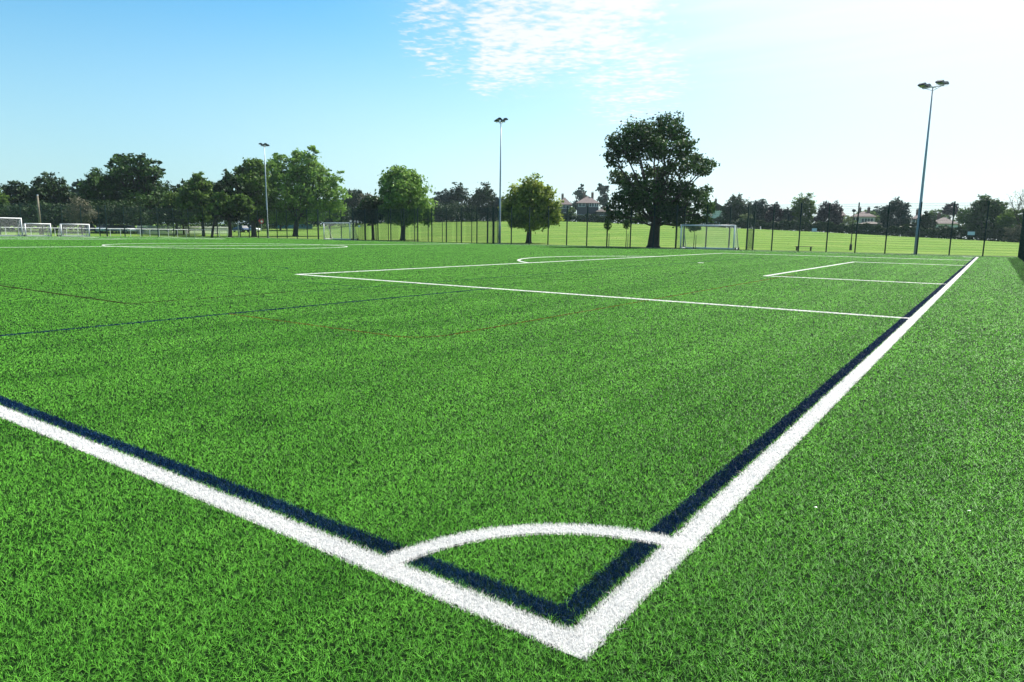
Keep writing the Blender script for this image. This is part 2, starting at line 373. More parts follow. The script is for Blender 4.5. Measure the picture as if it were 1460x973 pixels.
def marking(name, lst, m, minus=(), dens=1., wcap=.016, hs=1., basemat=None, tv=.5):
    X = []; Y = []; mb = MB()
    for q in lst:
        if q[0] == 'r':
            _, x0, x1, y0, y1 = q; ll = max(x1-x0, y1-y0); n = max(1, int(ll/1.0)); hor = (x1-x0) > (y1-y0)
            cells = [((x0+(x1-x0)*i/n, x0+(x1-x0)*(i+1)/n, y0, y1) if hor else (x0, x1, y0+(y1-y0)*i/n, y0+(y1-y0)*(i+1)/n)) for i in range(n)]
            for (a, b, c, d) in cells:
                r = math.hypot((a+b)/2-CX, (c+d)/2-CY); ang = abs((math.atan2((c+d)/2-CY, (a+b)/2-CX)-A0+math.pi) % (2*math.pi)-math.pi)
                if ang > HALF+.25 and r > 3: continue
                w_ = min(W0*max(r, D0)/D0, wcap); rho = dens*1.5/(w_*.026)
                k_ = int(rho*(b-a)*(d-c)); X.append(rng.uniform(a, b, k_)); Y.append(rng.uniform(c, d, k_))
            if hor: xs_ = np.linspace(x0, x1, n+1); mb.add([(v, t_, .004) for v in xs_ for t_ in (y0+.016, y1-.016)], [(2*i, 2*i+2, 2*i+3, 2*i+1) for i in range(n)])
            else: ys_ = np.linspace(y0, y1, n+1); mb.add([(t_, v, .004) for v in ys_ for t_ in (x0+.016, x1-.016)], [(2*i, 2*i+1, 2*i+3, 2*i+2) for i in range(n)])
        else:
            _, cx, cy, r0, r1, a0, a1 = q; r = math.hypot(cx-CX, cy-CY) if r1 > 2 or cx < -2 else 2.4
            w_ = min(W0*max(r, D0)/D0, wcap); rho = dens*1.5/(w_*.026)
            k_ = int(rho*(a1-a0)/2*(r1*r1-r0*r0)); aa = rng.uniform(a0, a1, k_); rr = np.sqrt(rng.uniform(r0*r0, r1*r1, k_))
            X.append(cx+rr*np.cos(aa)); Y.append(cy+rr*np.sin(aa))
            n = 64
            
            mb.add([(cx+rr_*math.cos(a0+(a1-a0)*i/n), cy+rr_*math.sin(a0+(a1-a0)*i/n), .0065) for i in range(n+1) for rr_ in (max(r0+.016, .001), r1-.016)], [(2*i, 2*i+1, 2*i+3, 2*i+2) for i in range(n)])
    X = np.concatenate(X); Y = np.concatenate(Y)
    X = X + rng.normal(0, .0025, len(X)); Y = Y + rng.normal(0, .0025, len(Y))
    if minus:
        k = ~inside(minus, X, Y, .012); X, Y = X[k], Y[k]
        base = None
    o = blades(name, X, Y, m, hscale=hs, wcap=wcap, lean=.75, tone_var=tv, tuft=0)
    if not minus:                                # painted fibres lie on a backing strip of the same colour
        b = mb.build(name + '_backing', basemat, o)
    setp(o, kind='structure'); print(name, len(X)); return o
M_WBACK = mat('white_backing', (.26, .27, .27), .95, spec=.05)
marking('white_markings', white, M_WHITE, dens=1.6, hs=1.0, basemat=M_WBACK, tv=.5)
marking('blue_markings', blue, M_BLUE, minus=white, dens=1.35, tv=.6)
marking('teal_markings', teal, M_TEAL, minus=white, dens=.8)
marking('brown_markings', brown, M_BROWN, minus=white, dens=1.1)
marking('orange_markings', orange, M_ORANGE, minus=white, dens=.55)

# ------------------------------------------------------------------ mesh fence
M_FENCE = mat('fence_powder_coat', (.006, .030, .024), .6, spec=.2)
M_GALV = mat('galvanised_steel', (.32, .37, .41), .5, metal=.3, var=.12, vscale=2)
M_WPAINT = mat('white_powder_coat', (.80, .81, .80), .4)
M_NET = mat('white_net', (.75, .75, .75), .8)
M_BLACK = mat('black_rubber', (.015, .015, .015), .7)
FH = 4.35
def panel_mesh(length, h=FH):
    mb = MB(); n = max(2, int(round(length/.05)))
    for i in range(n+1):
        x_ = length*i/n; r = .0028
        mb.add([(x_-r, 0, .06), (x_+r, -r, .06), (x_+r, r, .06), (x_-r, 0, h-.03), (x_+r, -r, h-.03), (x_+r, r, h-.03)], [(0,1,4,3), (1,2,5,4), (2,0,3,5)])
    z = .08
    while z < h:
        r = .0045
        for yy in (-.007, .007):
            mb.add([(0, yy-r*.5, z-r), (0, yy+r*.5, z-r), (0, yy, z+r), (length, yy-r*.5, z-r), (length, yy+r*.5, z-r), (length, yy, z+r)], [(0,3,4,1), (1,4,5,2), (2,5,3,0)])
        z += .2 if z < 3.0 else .2
    return mb
def post_mesh(w_=.085, h=FH+.06):
    mb = MB(); mb.box(-w_/2, w_/2, -w_/2, w_/2, 0, h); mb.box(-w_/2-.004, w_/2+.004, -w_/2-.004, w_/2+.004, h+.001, h+.018)
    for k_ in range(7): mb.box(-w_/2-.006, w_/2+.006, -w_/2-.028, -w_/2-.001, .3+k_*.62, .36+k_*.62)
    return mb
_pm = {}
def fence_run(name, label, pts, group=None, postw=.085, rail=False):
    """pts: plan points, a post at each, a mesh panel between neighbours"""
    root = empty(name, (pts[0][0], pts[0][1], 0), 0, label, 'fence', group)
    ox, oy = pts[0]
    for i, (px_, py_) in enumerate(pts):
        key = ('post', postw)
        if key not in _pm: o = post_mesh(postw).build('fence_post', M_FENCE); C.objects.unlink(o); _pm[key] = o
        o = _pm[key].copy(); C.objects.link(o); o.parent = root; o.location = (px_-ox, py_-oy, 0)
        if i+1 < len(pts):
            qx, qy = pts[i+1]; ll = math.hypot(qx-px_, qy-py_); key = round(ll, 2)
            if key not in _pm: o = panel_mesh(key).build('mesh_panel', M_FENCE); C.objects.unlink(o); _pm[key] = o
            o = _pm[key].copy(); C.objects.link(o); o.parent = root; o.location = (px_-ox, py_-oy, 0); o.rotation_euler = (0, 0, math.atan2(qy-py_, qx-px_))
    return root
def div(a, b, n): return [a+(b-a)*i/n for i in range(n+1)]
BY = FY+BAY; BX = FX-BAY
fence_run('mesh_fence', 'dark green mesh fence along the right side behind the near goal line', [(RX, v) for v in div(FY-.02, -3.5, 28)][1:] and [(RX, v) for v in div(FY-2.5, -3.5, 27)])
fence_run('mesh_fence', 'dark green mesh fence run in front of the right hand tall floodlight', [(v, FY) for v in [2.57, .22, -2.1, -4.45, -6.85, -9.22, -11.6, -14.0, -16.42, -18.8]], postw=.1)
fence_run('goal_bay_fence', 'dark green mesh bay set back round the single white goal near the big oak', [(-18.8, FY+.11), (-18.8, BY), (-21.2, BY), (-23.6, BY), (-26.0, BY), (-26.0, FY+.11)], postw=.11)
fence_run('mesh_fence', 'dark green mesh fence run in front of the big oak and the lime tree', [(v, FY) for v in [-26.0, -28.45, -31.1, -33.9, -36.4, -39.0, -41.5, -44.1, -46.7, -49.3]], postw=.1)
fence_run('mesh_fence', 'dark green mesh fence run left of the middle floodlight with doubled posts behind', [(v, FY) for v in div(-49.45, -74.3, 10)], postw=.1)
fence_run('enclosure_fence', 'rear mesh fence of the narrow enclosure left of the middle floodlight', [(-50.3, FY+.11), (-50.3, BY)] + [(v, BY) for v in div(-52.0, -72.0, 8)] + [(-74.3, BY)], postw=.07)
fence_run('goal_bay_fence', 'dark green mesh bay round the small distant goal left of the round maple', [(-74.45, FY+.11), (-74.45, BY+.12), (-77, BY+.12), (-79.5, BY+.12), (-82, BY+.12), (-82, FY+.11)], postw=.09)
fence_run('mesh_fence', 'dark green mesh fence run in front of the big spreading sycamore', [(v, FY) for v in div(-82.0, -104, 9)], postw=.1)
fence_run('mesh_fence', 'dark green mesh end fence in front of the white rail at the left', [(FX, v) for v in div(FY-.12, 46.2, 8)], postw=.1)
fence_run('goal_bay_fence', 'dark green mesh bay behind the row of stored white goals at the left edge', [(FX-.11, 46.2), (BX, 46.2)] + [(BX, v) for v in div(43.8, 24, 8)], postw=.1)

# ------------------------------------------------------------------ goals
def goal(name, loc, rz, w_, h, depth_t, depth_b, label, r=.062, netgap=.12, group='white portable goals stored in the fence bays'):
    root = empty(name, loc, rz, label, 'goal', group)
    hw = w_/2
    for s in (-1, 1): MB().tube([(s*hw, 0, 0), (s*hw, 0, h)], r, 10).build('goal_post', M_WPAINT, root, True)
    MB().tube([(-hw-r, 0, h), (hw+r, 0, h)], r, 10).build('crossbar', M_WPAINT, root, True)
    for s in (-1, 1):
        MB().tube([(s*hw, .04, h-.01), (s*hw, depth_t, h-.02), (s*hw, depth_b, .09)], r*.62, 8).build('side_stay', M_WPAINT, root, True)
    mb = MB(); mb.tube([(-hw, .02, .06), (-hw, depth_b, .06), (hw, depth_b, .06), (hw, .02, .06)], r*.95, 8)
    mb.box(-hw, hw, depth_b-.10, depth_b-.05, .02, .14); mb.build('ground_frame', M_WPAINT, root)
    mb = MB(); t_ = .0045
    prof = [(0, h-.03), (depth_t, h-.05), (depth_b-.02, .1)]
    def P(s):
        l1 = depth_t; l2 = math.hypot(depth_b-depth_t, h-.1); q = s*(l1+l2)
        if q < l1: return (q, h-.03)
        k_ = (q-l1)/l2; return (depth_t+(depth_b-.02-depth_t)*k_, (h-.05)+(.1-h+.05)*k_)
    n = int(w_/netgap)
    for i in range(n+1):
        x_ = -hw + w_*i/n; mb.tube([(x_, *P(s)) for s in (0, .3, .6, 1)], t_, 3, False)
    for j in range(int((h+1)/netgap)+1):
        s = j/int((h+1)/netgap); yy, zz_ = P(s); mb.tube([(-hw, yy, zz_), (hw, yy, zz_)], t_, 3, False)
    for s in (-1, 1):
        for j in range(1, int(depth_b/netgap)):
            yy = j*netgap; top = h-.03 if yy < depth_t else (h-.05)*(1-(yy-depth_t)/(depth_b-depth_t))+.1
            mb.tube([(s*hw, yy, .08), (s*hw, yy, max(.1, top))], t_, 3, False)
        for j in range(1, int(h/netgap)):
            z_ = j*netgap; yb = depth_b-(depth_b-depth_t)*z_/h; mb.tube([(s*hw, 0, z_), (s*hw, yb, z_)], t_, 3, False)
    mb.build('net', M_NET, root)
    for s in (-1, 1):
        for yy in (.28, depth_b-.22):
            wd = MB().tube([(s*(hw+.05), yy, .12), (s*(hw+.14), yy, .12)], .12, 14).build('wheel', M_BLACK, root)
            MB().tube([(s*(hw+.145), yy, .12), (s*(hw+.15), yy, .12)], .05, 10).build('hub', M_GALV, wd)
    return root
gx0, gx1 = on_Y(971, FY+.25), on_Y(1047, FY+.25)
goal('football_goal', ((gx0+gx1)/2, FY+.25, 0), 0, gx1-gx0, 2.36, .5, 1.6, 'single white goal standing in the fence bay right of the big oak')
gx0, gx1 = on_Y(462, FY+.35), on_Y(499, FY+.35)
goal('football_goal', ((gx0+gx1)/2, FY+.35, 0), 0, gx1-gx0, 2.42, .5, 1.6, 'small distant white goal in the bay between the sycamore and the maple')
y0, y1 = on_X(37, FX), on_X(73, FX)
goal('small_goal', (FX-.1, (y0+y1)/2, 0), math.pi/2, y1-y0, 1.66, .35, 1.3, 'low white goal with wheels next to the larger goal at the left edge')
y0, y1 = on_X(88, FX), on_X(128, FX)
goal('small_goal', (FX-.1, (y0+y1)/2, 0), math.pi/2, y1-y0, 1.68, .35, 1.3, 'low white goal with wheels standing nearest the end of the left bay')
y1 = on_X(32.5, FX+.5)
goal('football_goal', (FX+.3, y1-2.7, 0), math.pi/2, 5.4, 2.32, .5, 1.5, 'tall white goal cut by the left edge of the view')

# ------------------------------------------------------------------ floodlights
M_LAMP = mat('floodlight_housing', (.012, .018, .028), .4, metal=.3)
M_GLASS = mat('floodlight_glass', (.06, .07, .08), .2, spec=.6)
def floodlight(loc, h, label, rz=0, aim=0):
    root = empty('floodlight', loc, rz, label, 'floodlight', 'tall floodlights beside the pitch')
    mb = MB(); mb.tube([(0,0,0), (0,0,2.2), (0,0,2.25), (0,0,h*.55), (0,0,h)], [.15, .145, .125, .095, .055], 14)
    mb.build('mast', M_GALV, root, True)
    mb = MB(); mb.box(-.24, .24, -.24, .24, 0, .03)
    for sx in (-.18, .18):
        for sy in (-.18, .18): mb.tube([(sx, sy, .03), (sx, sy, .09)], .02, 6)
    mb.build('base_plate', M_GALV, root)
    MB().box(-.06, .06, -.152, -.13, .6, 1.15).build('access_door', M_GALV, root)
    arm = MB(); arm.tube([(-.85, 0, h+.02), (.85, 0, h+.02)], .035, 8); arm.tube([(-.7, 0, h+.02), (0, 0, h-.28)], .02, 6); arm.tube([(.7, 0, h+.02), (0, 0, h-.28)], .02, 6)
    arm.tube([(0, -.55, h+.02), (0, .55, h+.02)], .03, 8)
    arm.build('crossarm', M_GALV, root)
    for sx in (-.68, .68):
        for sy, tl in ((-.36, 1), (.36, -1)):
            # shallow asymmetric housing with a hooded rear
            prof = [(-.34, .0), (.34, .0), (.36, .07), (.20, .20), (-.12, .26), (-.34, .12)]
            mb = MB(); v = []
            for x_ in (-.30, .30): v += [(x_, p_[0]*tl, p_[1]) for p_ in prof]
            n = len(prof); fs = [tuple(range(n)), tuple(range(n, 2*n))[::-1]] + [(i, i+n, (i+1) % n+n, (i+1) % n) for i in range(n)]
            mb.add(v, fs)
            for k_ in range(5): mb.box(-.25+k_*.12, -.23+k_*.12, -.14, .16, .19, .29)
            o = mb.build('lamp_head', M_LAMP, root); o.scale = (.86, .86, .86); o.location = (sx, sy, h+.15); o.rotation_euler = (rad(7)*-tl, rad(4)*(1 if sx > 0 else -1), 0)
            MB().box(-.27, .27, -.30, .30, -.018, -.002).build('glass', M_GLASS, o)
            MB().tube([(-.31, 0, .08), (-.31, 0, -.13), (.31, 0, -.13), (.31, 0, .08)], .015, 6).build('bracket', M_GALV, o)
    return root
x1_ = on_Y(1308, FY+.75); floodlight((x1_, FY+.75, 0), z_at(1321, 121, x1_, FY+.75)-.25, 'tallest grey floodlight mast at the right against the white sky', rad(-20))
x2_ = on_Y(712.5, FY+1.0); floodlight((x2_, FY+1.0, 0), z_at(712, 172, x2_, FY+1)-.2, 'grey floodlight mast in the middle just left of the lime tree', rad(-40))
x3_ = on_Y(382, FY+1.0); floodlight((x3_, FY+1.0, 0), z_at(379, 207, x3_, FY+1)-.2, 'grey floodlight mast at the left in front of the big sycamore', rad(-48))

# slim pale pole behind the far corner, wooden pole at the far left, short lamp post in the park
x_ = on_Y(340, FY+1.2); r_ = empty('slim_pole', (x_, FY+1.2, 0), 0, 'slim pale pole standing at the far left corner of the fence', 'pole')
zt = z_at(340, 299, x_, FY+1.2); MB().tube([(0,0,0), (0,0,zt)], [.08, .06], 10).build('shaft', M_GALV, r_, True); MB().tube([(0,0,zt), (0,0,zt+.08)], .09, 10).build('cap', M_GALV, r_)
M_WOOD = mat('weathered_wood', (.16, .14, .10), .85, var=.3, vscale=2)
X_, Y_ = at_dist(58, 128); z0 = tz(X_, Y_); r_ = empty('wooden_pole', (X_, Y_, z0), 0, 'plain wooden pole before the dark trees at the far left', 'pole')
zt = z_at(57, 279, X_, Y_)-z0; MB().tube([(0,0,-.1), (0,0,zt)], [.2, .13], 9).build('shaft', M_WOOD, r_, True); MB().tube([(0,0,zt), (0,0,zt+.1)], [.15, .1], 9).build('cap', M_GALV, r_)
X_, Y_ = at_dist(1215, 79); z0 = tz(X_, Y_); r_ = empty('lamp_post', (X_, Y_, z0), 0, 'slender dark lamp post with a stout base in the park beyond the fence', 'lamp post')
zt = z_at(1218, 302, X_, Y_)-z0; MB().tube([(0,0,.6), (0,0,zt)], [.05, .035], 8).build('shaft', M_BLACK, r_, True); MB().tube([(0,0,-.05), (0,0,.55), (0,0,.62)], [.13, .12, .06], 10).build('base', M_BLACK, r_)
MB().tube([(0,0,zt-.05), (0,0,zt+.05), (0,0,zt+.22), (0,0,zt+.28)], [.08, .2, .16, .03], 10).build('lantern', M_LAMP, r_)

# low bench in the park
X_, Y_ = at_dist(1148, 74.5); z0 = tz(X_, Y_); r_ = empty('bench', (X_, Y_, z0), rad(4), 'low dark bench without a back on the grass behind the right fence', 'bench')
for yy in (-.16, .02, .2): MB().box(-.85, .85, yy-.075, yy+.075, .36, .41).build('slat', M_WOOD, r_)
for sx in (-.65, .65): MB().box(sx-.05, sx+.05, -.22, .26, -.02, .358).build('leg', M_BLACK, r_)
# two blank white plates wired to the fence, and one on the enclosure
for px_, py_, ww, lb in ((1160.5, 328, .42, 'small white plate on the fence left of the lamp post'), (1384.5, 333, .5, 'small white plate on the fence right of the tall floodlight'), (512.5, 323, .35, 'small white plate on the mesh of the far enclosure')):
    yy = FY-.06 if px_ > 600 else FY-.05
    X_ = on_Y(px_, yy); z0 = z_at(px_, py_, X_, yy)
    o = MB().box(-ww/2, ww/2, -.008, .004, -.14, .14).build('sign_plate', M_WPAINT); o.location = (X_, yy, z0); setp(o, lb, 'sign', 'white plates on the mesh fence')
    mb = MB()
    for sx in (-1, 1):
        for sz_ in (-1, 1): mb.tube([(sx*(ww/2-.03), -.008, sz_*.11), (sx*(ww/2-.03), -.014, sz_*.11)], .01, 6)
    mb.build('fixing', M_GALV, o)

# ------------------------------------------------------------------ white spectator rail and picket fence
def rail(label, x_, ya, yb, n, h=1.12):
    root = empty('spectator_rail', (x_, ya, 0), 0, label, 'railing')
    for i in range(n+1):
        yy = (yb-ya)*i/n; MB().tube([(0, yy, -.05), (0, yy, h-.03)], .045, 6).build('rail_post', M_WPAINT, root)
    MB().tube([(0, -.1, h), (0, yb-ya+.1, h)], .05, 8).build('top_rail', M_WPAINT, root)
    return root
xr = FX-BAY-1.7
rail('long white tubular spectator rail behind the left end fence', xr, on_X(-30, xr), on_X(324, xr), 24)
rail('short white spectator rail across the gap from the long rail', xr, on_X(328, xr), on_X(341, xr), 1)
xr2 = -124.; ya, yb = on_X(196, xr2), on_X(330, xr2)
root = empty('picket_fence', (xr2, ya, tz(xr2, ya)), 0, 'pale slender picket fence beyond the white rail at the left', 'fence')
n = 99
for i in range(n): yy = (yb-ya)*i/(n-1); MB().box(-.03, .03, yy-.03, yy+.03, tz(xr2, ya+yy)-tz(xr2, ya)-.1, tz(xr2, ya+yy)-tz(xr2, ya)+1.5).build('picket', M_WPAINT, root)
mb = MB()
for z_ in (.35, 1.3): mb.tube([(.05, 0, z_), (.05, (yb-ya), z_+tz(xr2, yb)-tz(xr2, ya))], .025, 6)
mb.build('rail', M_WPAINT, root)

# ------------------------------------------------------------------ trees
M_BARK = mat('bark', (.045, .036, .026), .9, var=.3, vscale=3)
leaf = {
 'oak': leafmat('leaf_oak', (.014, .038, .010), (.060, .125, .024), .28),
 'dark': leafmat('leaf_dark', (.011, .028, .010), (.032, .070, .017), .22),
 'mid': leafmat('leaf_mid', (.040, .085, .016), (.12, .20, .034), .40),
 'bright': leafmat('leaf_bright', (.07, .15, .026), (.22, .36, .07), .45),
 'lime': leafmat('leaf_lime', (.08, .13, .016), (.31, .37, .06), .45),
 'pale': leafmat('leaf_pale', (.12, .17, .06), (.24, .30, .11), .35),
 'grey': leafmat('leaf_grey', (.085, .085, .055), (.16, .155, .10), .25),
 'purple': leafmat('leaf_purple', (.018, .014, .020), (.050, .034, .042), .25),
 'blue': leafmat('leaf_blue', (.018, .040, .032), (.045, .080, .060), .22),
}
def leaves(P, N_, size, parent, m, tone, name='crown', rs=None):
    n = len(P); rs = rs or np.random.default_rng(1)
    a = rs.normal(size=(n, 3)); nn = N_*.75 + a*.55; nn /= np.linalg.norm(nn, axis=1)[:, None]
    t = np.cross(nn, rs.normal(size=(n, 3))); t /= np.linalg.norm(t, axis=1)[:, None]+1e-9; b = np.cross(nn, t)
    s = (size*rs.uniform(.6, 1.35, n))[:, None]*.5
    k = rs.uniform(.55, .9, n)[:, None]
    V = np.stack([P - t*s*1.1, P + b*s*k - t*s*.1, P + t*s*1.15 + nn*s*.2, P - b*s*k + t*s*.05], 1)
    lo = np.arange(n*4); sz = np.full(n, 4)
    return np_mesh(name, V.reshape(-1, 3), lo, sz, m, np.repeat(tone, 4), parent)
def crown_points(lobes, n, rs, clump=26, csize=.22, gap=.0):
    """leaves gathered in sprays that sit in the outer shell of each lobe"""
    vol = np.array([l[3]*l[4]*l[5] for l in lobes])**.72; vol /= vol.sum()
    P = []; Nn = []; T = []
    for l, v in zip(lobes, vol):
        c = np.array(l[:3]); r = np.array(l[3:6]); nc = max(3, int(n*v/clump))
        d = rs.normal(size=(nc, 3)); d /= np.linalg.norm(d, axis=1)[:, None]
        rad_ = rs.uniform(.35, 1.0, nc)**.45*(1+.16*rs.normal(size=nc))
        cp = c + d*r*rad_[:, None]; ct = rs.uniform(.15, .85, nc)
        m_ = float(r.mean())
        p = np.repeat(cp, clump, 0) + rs.normal(size=(nc*clump, 3))*m_*csize*np.array([1, 1, .62])
        nn = np.repeat(d + np.array([0, 0, .35]), clump, 0); nn /= np.linalg.norm(nn, axis=1)[:, None]
        P.append(p); Nn.append(nn); T.append(np.clip(np.repeat(ct, clump)+rs.normal(0, .18, nc*clump), 0, 1))
    return np.concatenate(P), np.concatenate(Nn), np.concatenate(T)
def tree(kind, label, lobes_px, dist, base_px, m, n=6000, size=.4, trunk=.35, seed=1, cat='tree', group=None, depth=1., name='tree', clump=26, csize=.22, twigs=True, lean=0., stems=1):
    """lobes_px: (px, py, half width px, half height px[, depth offset m]) surveyed from the photograph, at dist metres"""
    rs = np.random.default_rng(seed)
    X_, Y_ = at_dist(base_px, dist); z0 = tz(X_, Y_)
    root = empty(name, (X_, Y_, z0), 0, label, cat, group)
    dv = Vector((X_-CX, Y_-CY, 0)).normalized(); sv = Vector((dv.y, -dv.x, 0))           # away, and to the right
    dep = (Vector((X_, Y_, CH))-Vector((CX, CY, CH))).dot(FV); k_ = dep/FPX
    pbx = px_of((X_, Y_, z0))[0]
    L_ = []; cxm = sum(l[0] for l in lobes_px)/len(lobes_px); halfw = max(abs(l[0]-cxm)+l[2] for l in lobes_px)*k_
    for l in lobes_px:
        u_o = (l[0]-pbx)*k_*1.0; zc = z_at(l[0], l[1], X_, Y_)-z0
        rx, rz = l[2]*k_, l[3]*k_
        off = l[4] if len(l) > 4 else rs.uniform(-.55, .55)*max(0, halfw*depth-rx*.6)
        c = sv*u_o + dv*off
        L_.append((c.x, c.y, zc, rx, rx, rz))
    P, Nn, T = crown_points(L_, n, rs, clump, csize)
    keep = P[:, 2] > .25; P, Nn, T = P[keep], Nn[keep], T[keep]
    leaves(P, Nn, size, root, m, T, 'crown', rs)
    # trunk and limbs
    zs = [l[2] for l in L_]; top = max(zs); low = min(l[2]-l[5]*.5 for l in L_); fork = max(low*.95, top*.22)
    fork = min(fork, top*.6)
    mb = MB()
    cx_, cy_ = float(np.mean([l[0] for l in L_]))*.35, float(np.mean([l[1] for l in L_]))*.35
    if trunk:
        mb.tube([(0,0,-.15), (lean*.1, 0, .25), (cx_*.3+lean*.4, cy_*.3, fork*.55), (cx_*.7, cy_*.7, fork), (cx_, cy_, fork+(top-fork)*.45)], [trunk*1.45, trunk*1.05, trunk*.9, trunk*.75, trunk*.38], 10)
        for l in L_:
            s = Vector((cx_*.5, cy_*.5, fork*rs.uniform(.75, 1.15))); e = Vector(l[:3])+Vector((0, 0, -l[5]*.15)); mid = s.lerp(e, .5)+Vector((rs.uniform(-.3, .3), rs.uniform(-.3, .3), rs.uniform(-.1, .5)))
            r0 = trunk*rs.uniform(.3, .5)*(1 if len(L_) < 20 else .6); mb.tube([s, mid, e], [r0, r0*.62, r0*.25], 6)
            if twigs:
                for q in range(4):
                    d_ = Vector(rs.normal(size=3)); d_.normalize(); t2 = Vector(l[:3])+Vector((d_.x*l[3], d_.y*l[4], abs(d_.z)*l[5]*.9))*.85
                    mb.tube([mid.lerp(e, rs.uniform(.3, 1)), t2], [r0*.3, r0*.06], 4, False)
        mb.build('trunk', M_BARK, root, True)
    return root
def blob(cx, top, hw, bot, rs, n=7):
    """lobes filling a rounded crown outline"""
    h = bot-top; L_ = [(cx, top+h*.55, hw*.62, h*.38, 0.)]
    for i in range(n):
        t = (i+.5)/n; a = math.pi*(1.12*t-.06)
        rr = rs.uniform(.26, .40)
        L_.append((cx-math.cos(a)*hw*(1-rr)*rs.uniform(.85, 1.02), top+h*.52-math.sin(a)*h*.50*(1-rr*.8)*rs.uniform(.82, 1.0), hw*rr, h*rr*.72))
    for s in (-.55, 0, .55): L_.append((cx+s*hw, top+h*.78, hw*.38, h*.2))
    return L_
_sd = [100]
def btree(label, cx, top, hw, bot, dist, m, n=3500, size=.5, trunk=.22, **k):
    _sd[0] += 1; rs = np.random.default_rng(_sd[0])
    return tree('t', label, blob(cx, top, hw, bot, rs, k.pop('lob', 7)), dist, k.pop('base', cx), leaf[m], n=int(n*1.7), size=size*.76, trunk=trunk, seed=_sd[0], **k)

# the big oak
oak_ = [(945,176,20,15),(925,190,20,15),(957,190,16,12),(901,192,26,17),(882,207,20,17),(873,226,14,14),(905,218,24,16),(934,214,24,16),(962,214,20,13),(980,226,16,11),
       (1003,234,13,10),(990,243,14,9),(960,240,22,12),(930,246,20,11),(876,252,16,10),(895,257,18,11),(915,268,22,13),(945,268,24,13),(972,270,20,12),(898,282,24,14),(878,292,15,10),
       (925,290,26,14),(955,292,26,14),(985,285,18,14),(1002,272,9,7),(1006,292,9,11),(880,306,16,9),(905,306,20,12),(970,310,22,12),(995,305,14,13),(985,322,10,8),(948,308,14,12)]
oak = [(a, b, c*.93, d*.95) for a, b, c, d in oak_]
tree('oak', 'very large dark oak with a broad open crown behind the single goal', oak, 76.5, 932.5, leaf['oak'], n=27000, size=.27, trunk=.62, seed=5, depth=.62, name='oak_tree', clump=26, csize=.235)
# lime tree right of the middle floodlight
lime = [(758,268,14,16),(742,276,16,13),(772,278,14,13),(758,290,26,18),(732,292,16,12),(782,295,14,14),(745,305,24,12),(770,308,22,12),(790,304,9,11),(722,307,10,8),(735,317,13,7),(760,318,20,8),(783,316,12,7)]
tree('lime', 'yellow green lime tree with a dense rounded crown right of the middle floodlight', lime, 90, 754, leaf['lime'], n=14000, size=.36, trunk=.36, seed=8, name='lime_tree', depth=.7, csize=.24)
# round maple
maple = [(574,250,18,11),(560,256,15,12),(590,256,14,12),(575,266,28,14),(557,275,14,12),(598,275,10,9),(572,285,24,14),(597,292,20,13),(613,292,7,12),(560,300,18,12),(583,305,22,12),(604,308,15,11),(556,312,12,7),(612,312,7,7),(575,313,18,8)]
tree('maple', 'round headed green maple standing alone left of centre', maple, 104, 574, leaf['bright'], n=14000, size=.38, trunk=.36, seed=11, name='maple_tree', depth=.75, csize=.22)
tree('t', 'small darker tree with a leaning trunk against the left of the maple', [(535,290,14,9),(522,300,12,9),(545,303,14,8),(530,312,16,6),(512,306,8,6)], 106, 532, leaf['dark'], n=3500, size=.4, trunk=.22, seed=12, name='small_tree', depth=.7)
# big sycamore, several stems
syc = [(428,222,12,11),(447,220,8,9),(437,234,20,13),(404,228,10,10),(395,240,13,11),(412,246,18,13),(440,250,22,14),(462,246,10,9),(476,258,10,9),(487,250,5,8),(466,266,18,13),(483,282,12,15),(400,262,20,14),(428,270,24,15),
       (455,284,22,14),(476,300,14,13),(405,284,20,14),(380,292,18,13),(430,296,22,12),(455,305,18,10),(395,308,20,9),(420,312,18,8),(383,268,14,13)]
tree('syc', 'very broad bright green sycamore behind the left floodlight', syc, 134, 421, leaf['bright'], n=22000, size=.42, trunk=.46, seed=14, name='sycamore_tree', depth=.6, csize=.22)
t10 = [(365,238,14,10),(352,246,12,10),(377,246,10,10),(360,258,18,13),(345,262,10,9),(372,272,16,12),(350,278,15,12),(362,292,18,12),(345,298,12,9),(378,300,14,9),(358,308,14,7)]
tree('t', 'tall dark green tree directly left of the broad sycamore', t10, 130, 362, leaf['mid'], n=12000, size=.42, trunk=.44, seed=15, name='broadleaf_tree', depth=.6)
tree('t', 'narrow dark tree with a ragged top right of the paler bushy trees', [(327,250,6,6),(330,258,10,9),(322,270,12,9),(338,270,10,9),(325,284,16,10),(338,292,12,9),(320,300,14,9),(334,308,14,7)], 122, 328, leaf['dark'], n=6500, size=.42, trunk=.3, seed=16, name='broadleaf_tree', depth=.7)
tree('t', 'low mid green shrubby tree below the narrow dark tree', [(318,282,12,7),(342,286,12,7),(330,296,14,9),(352,296,9,8),(312,298,12,9)], 116, 302, leaf['mid'], n=4000, size=.42, trunk=.18, seed=17, name='shrubby_tree', depth=.7)
